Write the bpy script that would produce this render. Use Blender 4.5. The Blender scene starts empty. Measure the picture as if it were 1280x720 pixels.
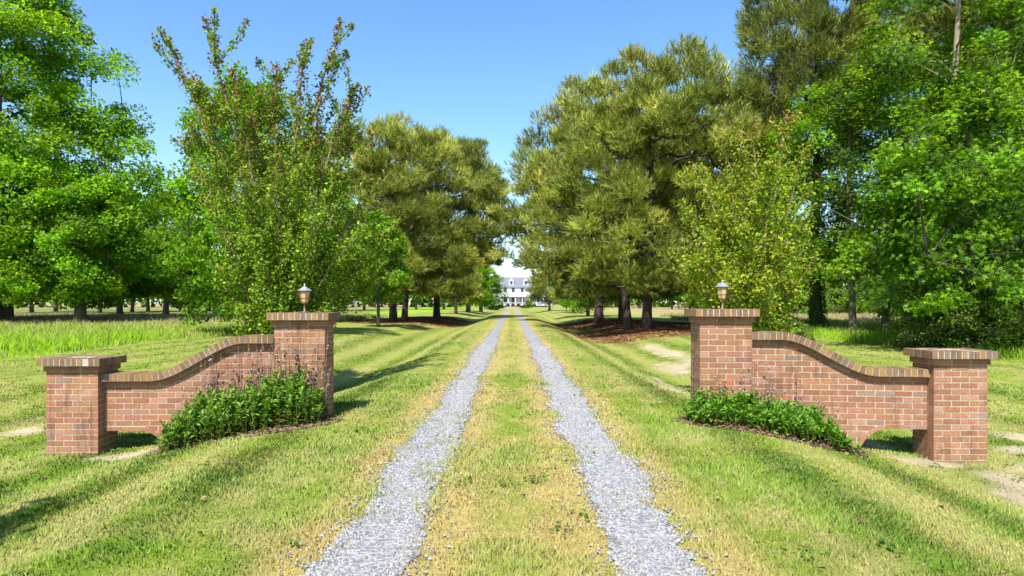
import bpy, math, random
import numpy as np
from mathutils import Vector

random.seed(11)
rng = np.random.default_rng(11)
S = bpy.context.scene
COL = S.collection
F = 853.0          # focal length in photo pixels (1280 wide)
CAM_H = 1.38
SUN_AZ = math.radians(17)      # shadows fall straight back, a little to the right
SUN_EL = math.radians(54)

# ------------------------------------------------------------------ helpers
def smooth(t):
    t = np.clip(t, 0, 1)
    return t * t * (3 - 2 * t)

def _hash(i, j, s):
    h = np.sin(i * 127.1 + j * 311.7 + s * 74.7) * 43758.5453
    return h - np.floor(h)

def vnoise(x, y, s=0):
    x = np.asarray(x, float); y = np.asarray(y, float)
    i = np.floor(x); j = np.floor(y)
    u = x - i; v = y - j
    u = u * u * (3 - 2 * u); v = v * v * (3 - 2 * v)
    a = _hash(i, j, s); b = _hash(i + 1, j, s); c = _hash(i, j + 1, s); d = _hash(i + 1, j + 1, s)
    return (a * (1 - u) + b * u) * (1 - v) + (c * (1 - u) + d * u) * v

def fbm(x, y, s=0, o=4):
    t = 0; a = .5; n = 0
    for k in range(o):
        t = t + a * vnoise(x * 2 ** k, y * 2 ** k, s + k * 7); n += a; a *= .5
    return t / n

def unit(v):
    return v / (np.linalg.norm(v, axis=-1, keepdims=True) + 1e-9)

def rand_unit(n, r=None):
    r = r or rng
    return unit(r.normal(size=(n, 3)))

def make_mesh(name, V, faces, tint=None, mat=None, smooth_shade=False):
    """faces: list of integer arrays (m,k)"""
    me = bpy.data.meshes.new(name)
    V = np.asarray(V, np.float32)
    me.vertices.add(len(V)); me.vertices.foreach_set('co', V.ravel())
    faces = [np.asarray(f, np.int32) for f in faces if len(f)]
    loops = np.concatenate([f.ravel() for f in faces])
    tot = np.concatenate([np.full(len(f), f.shape[1], np.int32) for f in faces])
    start = np.concatenate([[0], np.cumsum(tot)[:-1]]).astype(np.int32)
    me.loops.add(len(loops)); me.loops.foreach_set('vertex_index', loops)
    me.polygons.add(len(tot)); me.polygons.foreach_set('loop_start', start)
    me.polygons.foreach_set('loop_total', tot)
    me.polygons.foreach_set('use_smooth', np.full(len(tot), bool(smooth_shade)))
    if tint is not None:
        a = me.attributes.new('tint', 'FLOAT_COLOR', 'POINT')
        c = np.ones((len(V), 4), np.float32); c[:, :3] = tint
        a.data.foreach_set('color', c.ravel())
    me.update(calc_edges=True)
    if mat: me.materials.append(mat)
    return me

class MB:
    """collects polygons for ONE mesh object"""
    def __init__(s): s.v = []; s.f = {}; s.t = []; s.n = 0
    def add(s, V, faces, tint=(1, 1, 1)):
        V = np.asarray(V, float); o = s.n
        s.v.append(V); s.n += len(V)
        t = np.asarray(tint, float)
        s.t.append(np.broadcast_to(t, (len(V), 3)).copy() if t.ndim == 1 else t)
        for f in faces:
            f = np.asarray(f)
            if f.ndim == 1: f = f[None]
            s.f.setdefault(f.shape[1], []).append(f + o)
    def box(s, x0, x1, y0, y1, z0, z1, tint=(1, 1, 1), b=0.0):
        V = [(x0, y0, z0), (x1, y0, z0), (x1, y1, z0), (x0, y1, z0), (x0, y0, z1), (x1, y0, z1), (x1, y1, z1), (x0, y1, z1)]
        s.add(V, [[(0, 3, 2, 1), (4, 5, 6, 7), (0, 1, 5, 4), (1, 2, 6, 5), (2, 3, 7, 6), (3, 0, 4, 7)]], tint)
    def prism(s, poly, y0, y1, tint=(1, 1, 1)):
        """poly in (x,z), counter-clockwise seen from -y, pulled from y0 to y1"""
        n = len(poly)
        V = [(p[0], y0, p[1]) for p in poly] + [(p[0], y1, p[1]) for p in poly]
        f = [[tuple(range(n))], [tuple(range(2 * n - 1, n - 1, -1))]]
        q = [(i, i + n, (i + 1) % n + n, (i + 1) % n) for i in range(n)]
        s.add(V, [np.array(f[0]), np.array(f[1]), np.array(q)], tint)
    def tube(s, P, r, k=6, tint=(1, 1, 1), cap=True):
        P = np.asarray(P, float); n = len(P)
        r = np.broadcast_to(np.asarray(r, float), (n,))
        T = unit(np.gradient(P, axis=0))
        ref = np.array([1., 0, 0]) if abs(T[0][0]) < .8 else np.array([0, 1., 0])
        A = unit(np.cross(T, ref)); B = np.cross(T, A)
        ang = np.arange(k) * 2 * math.pi / k
        V = (P[:, None] + r[:, None, None] * (A[:, None] * np.cos(ang)[None, :, None] + B[:, None] * np.sin(ang)[None, :, None])).reshape(-1, 3)
        i = np.arange(n - 1)[:, None] * k; j = np.arange(k)[None]
        j2 = (j + 1) % k
        q = np.stack([i + j, i + j2, i + k + j2, i + k + j], -1).reshape(-1, 4)
        fs = [q]
        if cap: fs += [np.arange(k)[::-1][None], (np.arange(k) + (n - 1) * k)[None]]
        s.add(V, fs, tint)
    def lathe(s, prof, k=12, c=(0, 0, 0), tint=(1, 1, 1), rot=0):
        ang = np.arange(k) * 2 * math.pi / k + rot
        V = np.array([(c[0] + r * math.cos(a), c[1] + r * math.sin(a), c[2] + z) for r, z in prof for a in ang])
        n = len(prof); i = np.arange(n - 1)[:, None] * k; j = np.arange(k)[None]; j2 = (j + 1) % k
        q = np.stack([i + j, i + j2, i + k + j2, i + k + j], -1).reshape(-1, 4)
        s.add(V, [q, np.arange(k)[::-1][None], (np.arange(k) + (n - 1) * k)[None]], tint)
    def mesh(s, name, mat, smooth_shade=False):
        return make_mesh(name, np.concatenate(s.v), [np.concatenate(f) for f in s.f.values()], np.concatenate(s.t), mat, smooth_shade)
    def build(s, name, mat, parent=None, smooth_shade=False):
        return link(name, s.mesh(name, mat, smooth_shade), parent)

def link(name, me, parent=None):
    o = bpy.data.objects.new(name, me); COL.objects.link(o)
    if parent: o.parent = parent
    return o

def tag(o, label=None, cat=None, group=None, kind=None):
    if label: o['label'] = label
    if cat: o['category'] = cat
    if group: o['group'] = group
    if kind: o['kind'] = kind
    return o

def thing(name, label, cat, loc, rotz=0, scale=1, group=None):
    o = bpy.data.objects.new(name, None); COL.objects.link(o)
    o.location = loc; o.rotation_euler = (0, 0, rotz)
    o.scale = (scale,) * 3 if not hasattr(scale, '__len__') else scale
    o.empty_display_size = .3
    return tag(o, label, cat, group)

def at(px, d, ):
    return (px - 640) / F * d
def zt(py, d):
    return CAM_H + (378 - py) / F * d

# ------------------------------------------------------------------ materials
def new_mat(name):
    m = bpy.data.materials.new(name); m.use_nodes = True
    nt = m.node_tree; nt.nodes.clear()
    out = nt.nodes.new('ShaderNodeOutputMaterial')
    return m, nt, out

def N(nt, t, **kw):
    n = nt.nodes.new(t)
    for k, v in kw.items():
        if k.startswith('i_'): n.inputs[k[2:].replace('_', ' ')].default_value = v
        else: setattr(n, k, v)
    return n

def mix_col(nt, blend, fac, a, b):
    m = nt.nodes.new('ShaderNodeMix'); m.data_type = 'RGBA'; m.blend_type = blend
    for sock, val in ((m.inputs[0], fac), (m.inputs[6], a), (m.inputs[7], b)):
        if hasattr(val, 'is_output'): nt.links.new(val, sock)
        else: sock.default_value = val
    return m.outputs[2]

def ramp(nt, src, stops):
    r = nt.nodes.new('ShaderNodeValToRGB')
    e = r.color_ramp.elements
    while len(e) < len(stops): e.new(.5)
    for k, (p, c) in enumerate(stops):
        e[k].position = p; e[k].color = (*c, 1) if len(c) == 3 else c
    nt.links.new(src, r.inputs[0]); return r.outputs[0]

def leaf_mat(name, trans=.4, rough=.5, warm=(1.25, 1.2, .45), spec=.2, up=0):
    m, nt, out = new_mat(name)
    a = N(nt, 'ShaderNodeAttribute', attribute_name='tint')
    p = N(nt, 'ShaderNodeBsdfPrincipled', i_Roughness=rough)
    p.inputs['Specular IOR Level'].default_value = spec
    nt.links.new(a.outputs['Color'], p.inputs['Base Color'])
    t = N(nt, 'ShaderNodeBsdfTranslucent')
    c = mix_col(nt, 'MULTIPLY', 1.0, a.outputs['Color'], (*warm, 1))
    nt.links.new(c, t.inputs['Color'])
    if up:                                   # fine grass scatters like a soft upright pile
        g = N(nt, 'ShaderNodeNewGeometry'); vm = N(nt, 'ShaderNodeVectorMath', operation='MULTIPLY_ADD')
        vm.inputs[1].default_value = (1 - up,) * 3; vm.inputs[2].default_value = (0, 0, up)
        nt.links.new(g.outputs['Normal'], vm.inputs[0])
        nz = N(nt, 'ShaderNodeVectorMath', operation='NORMALIZE'); nt.links.new(vm.outputs[0], nz.inputs[0])
        nt.links.new(nz.outputs[0], p.inputs['Normal'])
    x = N(nt, 'ShaderNodeMixShader'); x.inputs[0].default_value = trans
    nt.links.new(p.outputs[0], x.inputs[1]); nt.links.new(t.outputs[0], x.inputs[2])
    nt.links.new(x.outputs[0], out.inputs[0])
    return m

def tint_mat(name, rough=.8, nscale=40, namt=.35, bump=.3, stretch=(1, 1, 1), metal=0, spec=.3, bdist=.01):
    m, nt, out = new_mat(name)
    a = N(nt, 'ShaderNodeAttribute', attribute_name='tint')
    tc = N(nt, 'ShaderNodeTexCoord'); mp = N(nt, 'ShaderNodeMapping'); mp.inputs['Scale'].default_value = stretch
    nt.links.new(tc.outputs['Object'], mp.inputs[0])
    no = N(nt, 'ShaderNodeTexNoise'); no.inputs['Scale'].default_value = nscale; no.inputs['Detail'].default_value = 6
    no.inputs['Roughness'].default_value = .65
    nt.links.new(mp.outputs[0], no.inputs['Vector'])
    v = ramp(nt, no.outputs[0], [(.25, (1 - namt,) * 3), (.75, (1 + namt,) * 3)])
    c = mix_col(nt, 'MULTIPLY', 1.0, a.outputs['Color'], v)
    p = N(nt, 'ShaderNodeBsdfPrincipled', i_Roughness=rough, i_Metallic=metal)
    p.inputs['Specular IOR Level'].default_value = spec
    nt.links.new(c, p.inputs['Base Color'])
    if bump:
        b = N(nt, 'ShaderNodeBump'); b.inputs['Strength'].default_value = bump; b.inputs['Distance'].default_value = bdist
        nt.links.new(no.outputs[0], b.inputs['Height']); nt.links.new(b.outputs[0], p.inputs['Normal'])
    nt.links.new(p.outputs[0], out.inputs[0])
    return m

def brick_mat(name):
    m, nt, out = new_mat(name)
    a = N(nt, 'ShaderNodeAttribute', attribute_name='tint')
    g = N(nt, 'ShaderNodeNewGeometry')
    n1 = N(nt, 'ShaderNodeTexNoise'); n1.inputs['Scale'].default_value = 70; n1.inputs['Detail'].default_value = 5
    n2 = N(nt, 'ShaderNodeTexNoise'); n2.inputs['Scale'].default_value = 5; n2.inputs['Detail'].default_value = 5
    n2.inputs['Roughness'].default_value = .7
    for n in (n1, n2): nt.links.new(g.outputs['Position'], n.inputs['Vector'])
    v = ramp(nt, n1.outputs[0], [(.3, (.72,) * 3), (.7, (1.22,) * 3)])
    c = mix_col(nt, 'MULTIPLY', 1.0, a.outputs['Color'], v)
    eff = ramp(nt, n2.outputs[0], [(.56, (0, 0, 0)), (.78, (.26, .26, .26))])     # lime bloom
    c = mix_col(nt, 'MIX', eff, c, (.55, .45, .38, 1))
    mp = N(nt, 'ShaderNodeMapping'); mp.inputs['Scale'].default_value = (5, 5, .7); nt.links.new(g.outputs['Position'], mp.inputs[0])
    n3 = N(nt, 'ShaderNodeTexNoise'); n3.inputs['Scale'].default_value = 1.6; n3.inputs['Detail'].default_value = 6; n3.inputs['Roughness'].default_value = .7
    nt.links.new(mp.outputs[0], n3.inputs['Vector'])
    c = mix_col(nt, 'MULTIPLY', 1.0, c, ramp(nt, n3.outputs[0], [(.28, (.5, .47, .44)), (.46, (1, 1, 1))]))   # weather runs
    p = N(nt, 'ShaderNodeBsdfPrincipled', i_Roughness=.9)
    p.inputs['Specular IOR Level'].default_value = .2
    nt.links.new(c, p.inputs['Base Color'])
    b = N(nt, 'ShaderNodeBump'); b.inputs['Strength'].default_value = .5; b.inputs['Distance'].default_value = .004
    nt.links.new(n1.outputs[0], b.inputs['Height']); nt.links.new(b.outputs[0], p.inputs['Normal'])
    nt.links.new(p.outputs[0], out.inputs[0])
    return m

def flat_mat(name, col, rough=.6, metal=0, spec=.4):
    m, nt, out = new_mat(name)
    tc = N(nt, 'ShaderNodeTexCoord')
    no = N(nt, 'ShaderNodeTexNoise'); no.inputs['Scale'].default_value = 9; no.inputs['Detail'].default_value = 5
    nt.links.new(tc.outputs['Object'], no.inputs['Vector'])
    v = ramp(nt, no.outputs[0], [(.3, (.88,) * 3), (.7, (1.08,) * 3)])
    c = mix_col(nt, 'MULTIPLY', 1.0, (*col, 1), v)
    p = N(nt, 'ShaderNodeBsdfPrincipled', i_Roughness=rough, i_Metallic=metal)
    p.inputs['Specular IOR Level'].default_value = spec
    nt.links.new(c, p.inputs['Base Color']); nt.links.new(p.outputs[0], out.inputs[0])
    return m

def ground_mat():
    m, nt, out = new_mat('turf')
    a = N(nt, 'ShaderNodeAttribute', attribute_name='tint')
    g = N(nt, 'ShaderNodeNewGeometry')
    def noise(sc, det=5):
        n = N(nt, 'ShaderNodeTexNoise'); n.inputs['Scale'].default_value = sc; n.inputs['Detail'].default_value = det
        n.inputs['Roughness'].default_value = .7
        nt.links.new(g.outputs['Position'], n.inputs['Vector']); return n.outputs[0]
    nf = noise(38); nm = noise(4.5)
    c = mix_col(nt, 'MULTIPLY', 1.0, a.outputs['Color'], ramp(nt, nf, [(.28, (.5, .52, .5)), (.72, (1.4, 1.38, 1.3))]))
    c = mix_col(nt, 'MULTIPLY', 1.0, c, ramp(nt, nm, [(.3, (.78, .86, .72)), (.7, (1.2, 1.12, 1.2))]))
    p = N(nt, 'ShaderNodeBsdfPrincipled', i_Roughness=.95)
    p.inputs['Specular IOR Level'].default_value = .1
    nt.links.new(c, p.inputs['Base Color'])
    b = N(nt, 'ShaderNodeBump'); b.inputs['Strength'].default_value = .8; b.inputs['Distance'].default_value = .03
    nt.links.new(nf, b.inputs['Height']); nt.links.new(b.outputs[0], p.inputs['Normal'])
    nt.links.new(p.outputs[0], out.inputs[0])
    return m

def gravel_mat():
    m, nt, out = new_mat('gravel')
    g = N(nt, 'ShaderNodeNewGeometry')
    v = N(nt, 'ShaderNodeTexVoronoi'); v.inputs['Scale'].default_value = 42
    nt.links.new(g.outputs['Position'], v.inputs['Vector'])
    n = N(nt, 'ShaderNodeTexNoise'); n.inputs['Scale'].default_value = 3; n.inputs['Detail'].default_value = 6
    nt.links.new(g.outputs['Position'], n.inputs['Vector'])
    sep = N(nt, 'ShaderNodeSeparateColor'); nt.links.new(v.outputs['Color'], sep.inputs[0])
    c = ramp(nt, sep.outputs[0], [(0, (.12, .122, .128)), (.5, (.245, .25, .26)), (1, (.355, .36, .375))])
    c = mix_col(nt, 'MULTIPLY', 1.0, c, ramp(nt, n.outputs[0], [(.3, (.85, .83, .8)), (.7, (1.1, 1.1, 1.12))]))
    p = N(nt, 'ShaderNodeBsdfPrincipled', i_Roughness=.85)
    nt.links.new(c, p.inputs['Base Color'])
    b = N(nt, 'ShaderNodeBump'); b.inputs['Strength'].default_value = 1; b.inputs['Distance'].default_value = .012
    b.invert = True
    nt.links.new(v.outputs['Distance'], b.inputs['Height']); nt.links.new(b.outputs[0], p.inputs['Normal'])
    nt.links.new(p.outputs[0], out.inputs[0])
    return m

M_LEAF = leaf_mat('leaf', .5, .5, (1.3, 1.25, .45))
M_CRAPE = leaf_mat('crape_leaf', .38, .5)
M_NEEDLE = leaf_mat('pine_needle', .3, .5, (1.2, 1.15, .5))
M_GRASS = leaf_mat('grass_blade', .25, .7, (1.15, 1.15, .6), .1, .62)
M_PLANT = leaf_mat('bed_leaf', .38, .5, (1.25, 1.2, .4), .25)
M_DRY = leaf_mat('dry_stalk', .1, .8, (1, 1, 1), .1)
M_BARK = tint_mat('bark', .95, 7, .55, 1.0, (5, 5, .8), bdist=.06)
M_BRICK = brick_mat('brick')
M_TURF = ground_mat()
M_GRAVEL = gravel_mat()
M_STONE = tint_mat('crushed_stone', .8, 60, .2, .2)
M_MULCH = tint_mat('mulch', .95, 30, .6, 1.0, (1, 1, 1), bdist=.03)
M_BRONZE = flat_mat('bronze', (.17, .11, .08), .5, .5)
M_PEWTER = flat_mat('pewter', (.42, .42, .45), .42, .55)
M_AMBER = flat_mat('amber_glass', (.52, .36, .16), .25, 0, .5)
M_WHITE = flat_mat('white_paint', (.62, .63, .65), .6)
M_SHADOWPANE = flat_mat('window_glass', (.05, .06, .08), .12, 0, .6)
M_SLATE = flat_mat('grey_shingle', (.15, .155, .19), .8)
M_FOUND = flat_mat('foundation_brick', (.3, .14, .1), .9)

# ------------------------------------------------------------------ terrain
def ground_z(x, y):
    x = np.asarray(x, float); y = np.asarray(y, float); ax = np.abs(x)
    zn = -.42 * smooth((ax - 1.9) / 3.1)
    zf = -.50 * smooth((ax - 1.8) / 2.1) + .40 * smooth((ax - 4.0) / 3.4)
    w = smooth((y - 9.6) / 5.0)
    z = zn * (1 - w) + zf * w
    z = z + (fbm(x * .5, y * .5, 3) - .5) * .07 * smooth((ax - 1.5) / 2)
    z = z - .02 * np.exp(-((ax - .79) / .25) ** 2)
    return z + (fbm(x * 2.2, y * 2.2, 5, 3) - .5) * .02

def gz(x, y): return float(ground_z(np.array([x]), np.array([y]))[0])

# pale bare soil: x, y, rx, ry
SOIL = [(-6.85, 9.5, .2, .25), (6.9, 9.1, .4, .35), (4.75, 6.0, .3, .7), (6.2, 8.4, .35, .3), (5.6, 6.4, .25, .5), (4.6, 19, .5, 1.6), (6.0, 13.5, .5, .8), (5.0, 6.9, .35, .5), (2.75, 11.6, .35, .8),
        (5.4, 24, .45, 4.0), (3.4, 15, .25, 1.6), (4.2, 8.6, .45, .35), (-4.35, 7.75, .45, .25), (4.6, 7.6, .5, .3), (5.9, 7.4, .5, .3)]
STRAW = [(7.0, 36.5, 4.2, 6.5), (7.0, 52, 4.5, 7.5), (-8.2, 55, 4.6, 7.5), (-7.0, 66, 3.6, 6.5), (9.5, 45, 4, 7)]
def ell_mask(x, y, lst, s, rag=.5):
    m = np.zeros(np.shape(x))
    n = (fbm(x * 2.3, y * 2.3, s) - .5) * 2 * rag + (fbm(x * .6, y * .6, s + 3) - .5) * rag
    for cx, cy, rx, ry in lst:
        r = np.sqrt(((x - cx) / rx) ** 2 + ((y - cy) / ry) ** 2)
        m = np.maximum(m, smooth((1.25 - r + n * 1.3) / .8))
    return m

GREEN = np.array([.165, .24, .022]); DRY = np.array([.37, .31, .125]); LUSH = np.array([.085, .15, .016])
SAND = np.array([.42, .345, .25]); STRAWC = np.array([.19, .085, .045]); PALE = np.array([.265, .265, .08])
FIELDG = np.array([.20, .38, .010]); FIELDB = np.array([.31, .24, .13])
def lerp(a, b, t): return a + (b - a) * t[:, None]
def field_mask(x, y):
    e = (fbm(x * .15, y * .15, 40) - .5) * 3
    l = smooth((-x - 12.9 + e) / .8) * smooth((y - 13) / 3)
    r = smooth((x - 12.6 - smooth((y - 30) / 30) * 2 + e) / .8) * smooth((y - 14) / 4)
    return np.maximum(l, r)
def turf(x, y):
    x = np.asarray(x, float); y = np.asarray(y, float); ax = np.abs(x)
    c = np.tile(GREEN, (len(x), 1))
    big = fbm(x * .38, y * .25, 21); mid = fbm(x * 1.5, y * .8, 22); fine = fbm(x * 5, y * 4, 23, 3)
    c = lerp(c, PALE, np.clip((big - .45) * 3.2, 0, 1) * .5)
    c = lerp(c, LUSH, np.clip((mid - .5) * 4, 0, 1) * .55)
    c = lerp(c, DRY, np.clip((fine - .5) * 4, 0, 1) * .6)
    c = lerp(c, DRY * .95, np.clip((fbm(x * 1.1, y * .7, 26) - .52) * 5, 0, 1) * .4)
    # mown bands along the drive
    ph = ax * 2 * math.pi / 1.3 + (fbm(x * .15, y * .06, 30) - .5) * 3.0
    st = np.sin(ph) * smooth((ax - 1.6) / .7) * (1 - .65 * smooth((ax - 5) / 4)) * (.55 + .9 * (mid - .1))
    c = lerp(c, PALE * 1.1, np.clip(st * 1.3, 0, 1) * .7)
    c = lerp(c, LUSH * 1.1, np.clip(-st * 1.3 - .2, 0, 1) * .6)
    # dry margins beside the wheel tracks, drier strip between them
    dt = np.abs(ax - .79)
    dry = np.exp(-((dt - .36) / .21) ** 2) * (.95 + .7 * (mid - .3)) + .34 * smooth((.8 - ax) / .25) * smooth((big - .3) / .35) + .45 * smooth((.8 - ax) / .25) * np.clip((fine - .48) * 3, 0, 1)
    c = lerp(c, DRY * np.array([1.05, .98, .9]), np.clip(dry * (.15 + 1.3 * fbm(x * 1.1, y * .6, 33)), 0, .9))
    # far mown ground dries out
    c = lerp(c, PALE, smooth((y - 14) / 40) * .35 * np.ones(len(x)))
    f = field_mask(x, y)
    fb = smooth((np.abs(x) - 21 - (fbm(x * .08, y * .08, 42) - .5) * 12) / 5) * smooth((y - 38) / 12)
    fc = lerp(np.tile(FIELDG, (len(x), 1)), FIELDB, np.clip(fb + smooth((y - 55) / 20) * .7 * (x > 0) + smooth((fbm(x * .3, y * .2, 43) - .5) * 4) * .25, 0, 1))
    c = c * (1 - f[:, None]) + fc * f[:, None]
    # woodland floor, left and far
    wl = smooth((-x - 18) / 6) * smooth((y - 44) / 6) * (1 - smooth((y - 150) / 30))
    c = lerp(c, np.array([.12, .17, .035]), wl * .8)
    c = lerp(c, SAND * (0.75 + .5 * fine[:, None]), ell_mask(x, y, SOIL, 50) * .9)
    c = lerp(c, STRAWC * (0.6 + .8 * fine[:, None]), ell_mask(x, y, STRAW, 60, .6) * .92)
    return c

def axis(fine, step, far, g=1.09):
    a = [fine]; s = step
    while a[-1] < far: s *= g; a.append(a[-1] + s)
    return np.array(a)
xs = np.arange(-9, 9.01, .12); xr = axis(9, .12, 700)[1:]
xs = np.concatenate([-xr[::-1], xs, xr])
ys = np.concatenate([-axis(2, .3, 60, 1.3)[1:][::-1], np.arange(-2, 18.01, .14), axis(18, .14, 1400, 1.035)[1:]])
X, Y = np.meshgrid(xs, ys)
Z = ground_z(X.ravel(), Y.ravel())
V = np.stack([X.ravel(), Y.ravel(), Z], 1)
nx = len(xs); i = np.arange(len(ys) - 1)[:, None] * nx; j = np.arange(nx - 1)[None]
Q = np.stack([i + j, i + j + 1, i + nx + j + 1, i + nx + j], -1).reshape(-1, 4)
tag(link('ground', make_mesh('ground', V, [Q], turf(V[:, 0], V[:, 1]), M_TURF, True)), kind='structure')

# two gravel wheel tracks
def track_edges(cx, y, s):
    w = .24 + .04 * (fbm(y * .5, y * 0 + s, s) - .5) * 2
    rag = lambda k: (fbm(y * 1.1, y * 0 + k, s + k) - .5) * .22 + (fbm(y * 7, y * 0 + k, s + k + 5, 4) - .5) * .12
    return cx - w + rag(1), cx + w + rag(2)
ty = np.concatenate([np.arange(-2, 20, .06), axis(20, .06, 222, 1.04)])
for cx, s in ((-.79, 100), (.79, 200)):
    a, b = track_edges(cx, ty, s)
    k = 7
    u = np.linspace(0, 1, k)[None]
    GX = a[:, None] * (1 - u) + b[:, None] * u; GY = np.repeat(ty[:, None], k, 1)
    lift = np.array([.002, .010, .014, .014, .014, .010, .002])[None]
    GZ = ground_z(GX.ravel(), GY.ravel()).reshape(GX.shape) + lift + .004
    i = np.arange(len(ty) - 1)[:, None] * k; j = np.arange(k - 1)[None]
    Q = np.stack([i + j, i + j + 1, i + k + j + 1, i + k + j], -1).reshape(-1, 4)
    tag(link('gravel_track', make_mesh('gravel_track', np.stack([GX.ravel(), GY.ravel(), GZ.ravel()], 1), [Q], None, M_GRAVEL, True)), kind='structure')

# loose stones on the tracks (nearest 20 m)
def stones():
    n = 140000
    d = 2.4 + 20 * rng.random(n) ** 1.7
    side = rng.integers(0, 2, n) * 2 - 1
    a1, b1 = track_edges(-.79, d, 100); a2, b2 = track_edges(.79, d, 200)
    a = np.where(side < 0, a1, a2); b = np.where(side < 0, b1, b2)
    u = rng.random(n); stray = rng.random(n) < .2
    u = np.where(stray, u + rng.normal(0, .24, n), u)
    x = a + (b - a) * u
    # thin, half overgrown stretches
    thin = fbm(x * 1.6, d * .9, 77) ; keep = rng.random(n) < np.clip((thin - .30) * 6, .35, 1)
    x, d = x[keep], d[keep]; n = len(x)
    sz = rng.uniform(.004, .011, n)  * (1 + d * .03)
    z = ground_z(x, d) + .012 + sz * .25
    base = np.array([(1, 0, 0), (0, 1, 0), (-1, 0, 0), (0, -1, 0), (0, 0, .75), (0, 0, -.75)])
    V = base[None] * rng.uniform(.65, 1.25, (n, 6, 1)) + rng.normal(0, .18, (n, 6, 3))
    th = rng.random(n) * 6.28; c, s_ = np.cos(th)[:, None], np.sin(th)[:, None]
    V = np.stack([V[..., 0] * c - V[..., 1] * s_, V[..., 0] * s_ + V[..., 1] * c, V[..., 2]], -1)
    V = V * sz[:, None, None] + np.stack([x, d, z], 1)[:, None]
    f = np.array([(0, 1, 4), (1, 2, 4), (2, 3, 4), (3, 0, 4), (1, 0, 5), (2, 1, 5), (3, 2, 5), (0, 3, 5)])
    Fs = (f[None] + np.arange(n)[:, None, None] * 6).reshape(-1, 3)
    g = rng.uniform(.11, .36, n)
    t = np.stack([g * .98, g, g * 1.05], 1)
    warm = rng.random(n) < .22; t[warm] *= np.array([1.1, .95, .78])
    tag(link('gravel_stones', make_mesh('gravel_stones', V.reshape(-1, 3), [Fs], np.repeat(t, 6, 0), M_STONE)),
        'loose grey crushed stone on the two wheel tracks', 'gravel', kind='stuff')
stones()

# ------------------------------------------------------------------ grass
def track_mask(x, y):
    a1, b1 = track_edges(-.79, y, 100); a2, b2 = track_edges(.79, y, 200)
    return ((x > a1 + .02) & (x < b1 - .02)) | ((x > a2 + .02) & (x < b2 - .02))

def blades(x, y, h, w, lean, tint, mat, name, bend=.8):
    n = len(x); z = ground_z(x, y) - .005
    P = np.stack([x, y, z], 1)
    th = rng.random(n) * 6.283
    side = np.stack([np.cos(th), np.sin(th), np.zeros(n)], 1)
    la = rng.random(n) * 6.283
    L = np.stack([np.cos(la), np.sin(la), np.zeros(n)], 1) * (bend * rng.random(n))[:, None] + lean
    up = np.array([0, 0, 1.])
    mid = P + (up * .55 + L * .35) * h[:, None]
    tip = P + (up * 1.0 + L * 1.0) * h[:, None] * .95
    s = side * w[:, None] * .5
    V = np.stack([P - s, P + s, mid + s * .8, tip, mid - s * .8], 1).reshape(-1, 3)
    o = np.arange(n)[:, None] * 5
    q = o + np.array([[0, 1, 2, 4]]); t = o + np.array([[4, 2, 3]])
    return make_mesh(name, V, [q, t], np.repeat(tint, 5, 0), mat)

def lawn():
    Xs, Ys = [], []
    for n, d0, d1 in ((150000, 2.9, 6.5), (150000, 6.5, 13), (120000, 13, 34)):
        d = np.sqrt(rng.random(n) * (d1 ** 2 - d0 ** 2) + d0 ** 2)
        x = (rng.random(n) * 2 - 1) * (d * .80 + .9)
        Xs.append(x); Ys.append(d)
    x = np.concatenate(Xs); y = np.concatenate(Ys)
    tm = track_mask(x, y)
    over = fbm(x * 1.6, y * .9, 77) < .44          # overgrown stretches of the tracks
    a1, b1 = track_edges(-.79, y, 100); a2, b2 = track_edges(.79, y, 200)
    edge = np.where(x < 0, np.minimum(x - a1, b1 - x), np.minimum(x - a2, b2 - x))
    keep = ~tm | (rng.random(len(x)) < np.where(over, .62, .05) + .9 * np.exp(-np.clip(edge, 0, 1) / .07) * (.3 + 1.2 * fbm(x * 4, y * 2, 97, 3)))
    keep &= rng.random(len(x)) > ell_mask(x, y, SOIL, 50) * .93
    keep &= rng.random(len(x)) > ell_mask(x, y, STRAW, 60, .6) * .97
    dt = np.abs(np.abs(x) - .79)
    keep &= rng.random(len(x)) > .12 * np.exp(-((dt - .36) / .12) ** 2)
    clump = fbm(x * 3.2, y * 3.2, 88, 3)
    keep &= rng.random(len(x)) < np.clip(.7 + (clump - .4) * 2.5, .4, 1)
    keep &= field_mask(x, y) < .5
    x, y, clump = x[keep], y[keep], clump[keep]; n = len(x)
    h = rng.uniform(.016, .036, n) * (.75 + clump * .6)
    tuft = smooth((fbm(x * 1.3, y * 1.3, 91, 3) - .56) / .1)
    h *= 1 + .55 * tuft
    w = np.clip(.0032 + y * .0011, .005, .03) * rng.uniform(.7, 1.3, n)
    c = turf(x, y)
    straw = rng.random(n) < .15
    c = c * rng.uniform(.72, 1.35, (n, 1)) * np.stack([rng.uniform(.88, 1.12, n), np.ones(n), rng.uniform(.8, 1.3, n)], 1)
    c[straw] = c[straw] * .35 + np.array([.42, .35, .16]) * .65
    c[tuft > .5] *= np.array([.85, 1.05, .8])
    ph = np.abs(x) * 2 * math.pi / 1.3 + (fbm(x * .15, y * .06, 30) - .5) * 3.0
    st = np.sin(ph) * smooth((np.abs(x) - 1.6) / .7)
    lean = np.zeros((n, 3)); lean[:, 1] = st * .55
    me = blades(x, y, h, w, lean * .8, np.clip(c, 0, .8), M_GRASS, 'mown_grass')
    tag(link('mown_grass', me), 'short mown grass, part green and part straw coloured, beside the drive', 'grass', kind='stuff')
lawn()

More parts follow.
